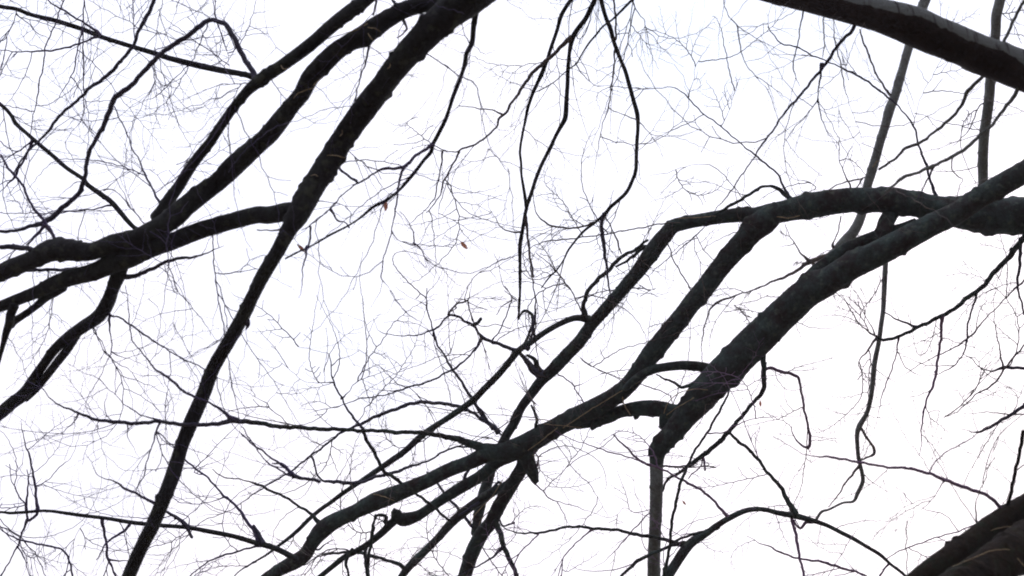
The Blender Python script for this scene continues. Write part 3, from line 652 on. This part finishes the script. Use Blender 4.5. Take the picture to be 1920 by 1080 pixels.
PART = {}
OUTCONN = {'A1': None}
def link_limb(r):
    tree = r['tree']; xy = TREES[tree][0]; mt = TREES[tree][4]
    P, R = r['P'], r['R']
    if r.get('hz') is not None:
        TP = TREES[tree][-1][0]; j = int(np.abs(TP[:, 2] - r['hz']).argmin()); a = TP[j]
        dirn = P[0] - P[3]; dirn /= np.linalg.norm(dirn); ln = np.linalg.norm(P[0] - a)
        ext = bez(a, a + (P[0] - a) * .3 + np.array([0, 0, .6]), P[0] + dirn * ln * .35, P[0], 40)[:-1]
        R = np.concatenate([np.linspace(max(R[0] * 1.45, .08), R[0] * 1.02, len(ext)), R]); P = np.vstack([ext, P])
    return P, R
# limbs with no trunk height of their own: those that leave the frame are led back to the trunk as well
for nm, hz in {'A2': 11.2, 'A4': 11.8, 'E2': 21.0, 'E3': None, 'D3': 12.6, 'D4': 13.2, 'D5': 13.8, 'D1': 10.9, 'K2': 10.4}.items():
    for r in PLACED:
        if r['level'] == 0 and r['limb'] == nm and hz: r['hz'] = hz
for r in [q for q in PLACED if q['level'] == 0]:
    tree = r['tree']; xy = TREES[tree][0]; mt = TREES[tree][4]
    P, R = link_limb(r)
    T = Tubes(); sides = 28 if r['w'].mean() > 30 else 18 if r['w'].mean() > 12 else 10
    rough = .085 if r['w'].mean() > 16 else .06
    if r['limb'] == 'G2': rough = .26
    elif r['limb'] == 'G1': rough = .055
    elif tree in 'EC': rough = .045
    T.add(P, R, sides, rough, knots_for(P, R, {'E': 3.0, 'C': 5.0}.get(tree, 11.0), .4 if tree == 'C' else 1.0))
    if r['limb'] == 'B14': mt = 'pale'
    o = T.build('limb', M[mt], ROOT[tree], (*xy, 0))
    PART[r['limb']] = o
for r in [q for q in PLACED if q['level'] == 1]:
    tree = r['tree']; xy = TREES[tree][0]; wm = r['w'].mean(); R = r['R'].copy()
    s = r['s']; R *= 1 + .55 * np.exp(-s / (r['w'][0] * .9 + 2))        # collar
    T = Tubes(); sides = 12 if wm > 9 else 8 if wm > 5.5 else 5
    kn = knots_for(r['P'], R, 16, 2.2) if wm > 5.5 else knots_for(r['P'], R, 12, 3.2)
    T.add(r['P'], R, sides, .10, kn)
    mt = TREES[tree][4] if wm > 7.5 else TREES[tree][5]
    if tree in 'BCG' and wm <= 7.5 and r['xy'][:, 1].mean() > 700 and 1000 < r['xy'][:, 0].mean() < 1830: mt = 'purple'  # thin lower right wood gets the painted lens fringe
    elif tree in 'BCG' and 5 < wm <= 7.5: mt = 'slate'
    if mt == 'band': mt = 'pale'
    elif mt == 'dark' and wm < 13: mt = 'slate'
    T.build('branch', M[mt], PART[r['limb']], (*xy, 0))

# twigs in front of the dark limbs, painted pale as if lit from below
FRONT = '''
615,73,3 650,62,3 670,57,3 690,46,3
685,51,3 705,54,3 714,60,2
690,60,3 693,68,3 699,74,3
587,160,3 595,152,3 605,145,2
550,185,2 560,175,3 575,168,3 590,165,2
525,120,3 532,130,3 540,128,2
725,130,3 732,123,3 731,118,2
635,257,3 642,252,3 642,245,2
608,292,2 625,291,3 645,296,3
580,330,3 590,327,3 597,330,2
1055,803,3 1110,767,3 1172,728,3 1210,708,3
1020,795,3 1060,798,3 1090,800,2
1045,808,3 1035,792,3 1015,787,3 990,788,3
1172,715,4 1167,740,4 1170,760,4 1180,778,3
1245,775,3 1252,757,3 1270,738,3 1290,730,3 1310,727,3 1330,729,2
1250,778,3 1275,760,3 1300,745,3
700,926,3 720,930,3 740,938,2
900,835,3 940,845,3 985,853,3 1020,860,3
985,848,3 1010,830,3 1045,803,3
1785,1063,3 1820,1050,4 1855,1037,4 1880,1034,3 1895,1034,2
1830,1005,3 1870,992,3 1905,988,3
1897,1035,3 1920,1060,3
880,985,3 895,960,3 920,935,3 945,900,3
895,1000,3 905,970,3 925,950,3
1270,410,3 1300,408,3 1340,405,2
1450,407,4 1480,408,4 1500,403,3
1635,316,3 1645,301,3 1652,303,2
'''
for ln in FRONT.strip().splitlines():
    c = parse(ln); q, h, i = nearest(*c[len(c) // 2, :2]); xy = TREES[h['tree']][0]
    dd = h['d'][i] - h['R'][i] - .12
    C = catmull(c, 3); C[:, :2] += np.cumsum(rng.normal(size=(len(C), 2)) * .28, 0)
    n = len(C); P = np.array([at(C[k, 0], C[k, 1], dd + .16 * (1 - k / n) ** 2) for k in range(n)])
    T = Tubes(); T.add(P, C[:, 2] * .30 * PX * dd, 6, .1); T.build('twig', M['tan'], PART[h['limb']], (*xy, 0))

# ------------------------------------------------------------------ fine twigs
# rows of 160 picture pixels
DENS = np.array([
 [3.0,3.0,3.0,1.5,1.5,2.0,2.0,2.0,0.8,1.6,0.5,1.2],
 [3.0,3.0,1.5,0.9,1.2,1.4,1.6,1.1,0.8,2.2,0.5,0.6],
 [3.0,2.2,1.1,0.4,1.3,2.0,2.0,1.1,0.4,0.9,0.3,0.5],
 [1.6,1.5,1.2,0.25,0.45,3.0,3.4,2.2,1.8,1.5,1.2,2.0],
 [1.9,2.5,1.5,1.3,2.9,2.8,1.5,0.8,1.0,1.1,0.9,2.8],
 [2.0,2.6,1.7,1.6,3.0,3.2,1.2,1.3,1.6,1.4,1.3,1.5],
 [2.6,2.6,2.0,2.0,2.6,2.5,1.0,0.8,1.0,1.0,0.7,1.0]])
def dens(x, y):
    gx = min(max(x / 160 - .5, 0), 10.999); gy = min(max(y / 160 - .5, 0), 5.999)
    i, j = int(gx), int(gy); u, v = gx - i, gy - j
    return (DENS[j, i]*(1-u) + DENS[j, i+1]*u)*(1-v) + (DENS[j+1, i]*(1-u) + DENS[j+1, i+1]*u)*v
VIEW = FW
def rnd_unit():
    v = rng.normal(size=3); return v / np.linalg.norm(v)
NT = [0, 0]
CELL = 80; FILL = np.zeros((20, 30)); FULL = 400.0       # picture length of twig wood per cell at density 1
def room(p, add=0.0):
    x, y, d = px_of(p); i = int(x // CELL) + 2; j = int(y // CELL) + 2
    if not (0 <= i < 30 and 0 <= j < 20): return False
    if add: FILL[j, i] += add / (PX * d)
    return FILL[j, i] < FULL * dens(x, y)
def grow(T, p, t, side, length, r0, lvl):
    """a zigzag shoot: p start, t heading, side bending direction; lengths in metres"""
    seg = random.uniform(.035, .065) if lvl == 0 else random.uniform(.028, .050) if lvl == 1 else random.uniform(.02, .034)
    n = max(2, int(length / seg)); pts = [p]; rad = [r0]; h = t.copy(); s = side.copy()
    curl = random.gauss(0, .07); lift = random.gauss(0, .035); b = np.cross(h, s)
    zig = random.uniform(.22, .50); sg = random.choice((-1, 1)); kids = []
    for i in range(n):
        if not room(p, seg) and lvl > 0 and i > 1: break
        a = curl + sg * zig * random.uniform(.4, 1.2); sg = -sg
        h = h + s * a + b * (lift + random.gauss(0, .05)); h /= np.linalg.norm(h)
        s = s - h * (s @ h); s /= np.linalg.norm(s); b = np.cross(h, s)
        p = p + h * seg * random.uniform(.7, 1.3)
        f = (i + 1) / n; pts.append(p); rad.append(r0 * (1 - .62 * f))
        if lvl < 2 and i > 0 and room(p) and random.random() < (.62 if lvl == 0 else .42):
            kids.append((p, h * math.cos(.9) - s * sg * math.sin(.9) * .8 + rnd_unit() * .25, -s * sg, length * (1 - .55 * f) * random.uniform(.25, .62), r0 * (1 - .6 * f) * .80, lvl + 1))
    # a bud at the tip
    pts.append(p + h * .006); rad.append(rad[-1] * 1.5); pts.append(p + h * .013); rad.append(rad[0] * .15)
    T.add(np.array(pts), np.array(rad), 3, cap=False); NT[0] += 1; NT[1] += len(pts)
    for (q, hh, ss, ll, rr, lv) in kids:
        if ll > .03:
            hh = hh / np.linalg.norm(hh); ss = ss - hh * (ss @ hh); ss /= np.linalg.norm(ss) + 1e-9
            grow(T, q, hh, ss, ll, rr, lv)
TW = {}; STARTS = []
TWIG_K = 1.0
for r in PLACED:
    w_ = r['w']; xy = r['xy']; n = len(xy); s = r['s']
    key = (r['limb'])
    T = TW.setdefault(key, Tubes())
    acc = random.random()
    for i in range(2, n):
        x, y = xy[i]
        if not (-100 < x < 2020 and -100 < y < 1180): continue
        rate = (1/14 if w_[i] < 5 else 1/20 if w_[i] < 9 else 1/32 if w_[i] < 16 else 1/70)
        acc += (s[i] - s[i-1]) * rate * min(2.4, dens(x, y))
        if acc < 1: continue
        acc -= 1 + random.uniform(-.4, .4)
        STARTS.append((r, i))
random.shuffle(STARTS)
for r, i in STARTS:
    x, y = r['xy'][i]; w_ = r['w']; n = len(w_); T = TW[r['limb']]
    if not room(r['P'][i]): continue
    t = r['P'][min(i+1, n-1)] - r['P'][i-1]; t /= np.linalg.norm(t)
    v = rnd_unit(); v = v - VIEW * (v @ VIEW) * .45; v -= t * (v @ t); v /= np.linalg.norm(v)
    a = random.uniform(.45, 1.25); h = t * math.cos(a) + v * math.sin(a)
    if w_[i] > 14: h = v * .9 + t * random.uniform(-.3, .7)
    if r['tree'] in 'ADK': h = h - UP * .4
    h /= np.linalg.norm(h)
    sd = v - h * (v @ h); sd /= np.linalg.norm(sd) + 1e-9
    ln = (random.uniform(.15, .55) if random.random() < .70 else random.uniform(.55, 1.1)) * (1.1 if w_[i] > 3 else .8) * (.5 + .5 * r['d'][i] / 9.5)
    grow(T, r['P'][i], h, sd, ln, (.0019 + .0031 * min(1, ln) * random.uniform(.5, 1.1)) * (r['d'][i] / 9.5), 0 if ln > .2 else 1)
for key, T in TW.items():
    if not T.v: continue
    tree = next(r['tree'] for r in PLACED if r['limb'] == key)
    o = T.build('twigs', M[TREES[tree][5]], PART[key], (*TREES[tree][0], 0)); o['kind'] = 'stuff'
print('twigs', NT)

# ------------------------------------------------------------------ a few dry leaves still hanging
def leaf(x, y, ang, size, curl):
    q, r, i = nearest(x, y); d = r['d'][i]; c = at(x, y, d)
    ax = RT * math.cos(ang) + UP * -math.sin(ang); ay = np.cross(FW, ax); nrm = np.cross(ax, ay)
    V = []; n = 10; Lm = size * PX * d
    for k in range(n + 1):
        t = k / n; wdt = .17 * Lm * math.sin(math.pi * min(1, t * 1.02)) ** .8 + .002
        z = .10 * Lm * math.sin(t * 3.0 + curl)
        for u in (-1, -.5, 0, .5, 1):
            V.append(c + ax * (t - .5) * Lm + ay * u * wdt + nrm * (z + abs(u) * wdt * .55))
    F = [(k*5+u, k*5+u+1, (k+1)*5+u+1, (k+1)*5+u) for k in range(n) for u in range(4)]
    xy = TREES[r['tree']][0]; me = bpy.data.meshes.new('leaf')
    me.from_pydata([tuple(v - np.array([*xy, 0])) for v in V], [], F); me.materials.append(M['leaf'])
    o = bpy.data.objects.new('leaf', me); COL.objects.link(o); o.parent = ROOT[r['tree']]
    sm = o.modifiers.new('thickness', 'SOLIDIFY'); sm.thickness = .0006
    T = Tubes(); e = c - ax * .5 * Lm; hp = r['P'][i]
    T.add(bez(e, e - ax * .03, (e + hp) / 2 + UP * -.02, hp, 10), np.full(10, .0021), 5); st = T.build('stalk', M['twig'], o, (*xy, 0))
leaf(870, 460, .85, 19, .3)
leaf(723, 386, 1.55, 20, 1.2)
leaf(565, 466, .85, 17, .6)
leaf(1283, 943, .9, 10, .2)
leaf(1426, 757, 1.5, 12, .4)

# ------------------------------------------------------------------ added to lift the blacks like veiling glare: thin mist
def added_haze():
    m = bpy.data.materials.new('veil_mist'); m.use_nodes = True; t = m.node_tree; t.nodes.remove(t.nodes['Principled BSDF'])
    v = t.nodes.new('ShaderNodeVolumePrincipled'); v.inputs['Density'].default_value = HAZE; v.inputs['Color'].default_value = (0.86, 0.90, 1.0, 1)
    t.links.new(v.outputs[0], next(q for q in t.nodes if q.type == 'OUTPUT_MATERIAL').inputs['Volume'])
    R, z0, z1 = 950.0, -1.5, 34.0
    V = [(x, y, z) for z in (z0, z1) for y in (-R, R) for x in (-R, R)]
    me = bpy.data.meshes.new('added_haze'); me.from_pydata(V, [], [(0,2,3,1), (4,5,7,6), (0,1,5,4), (2,6,7,3), (0,4,6,2), (1,3,7,5)]); me.materials.append(m)
    o = bpy.data.objects.new('added_haze', me); COL.objects.link(o); o['kind'] = 'stuff'
HAZE = 0.0010
added_haze()
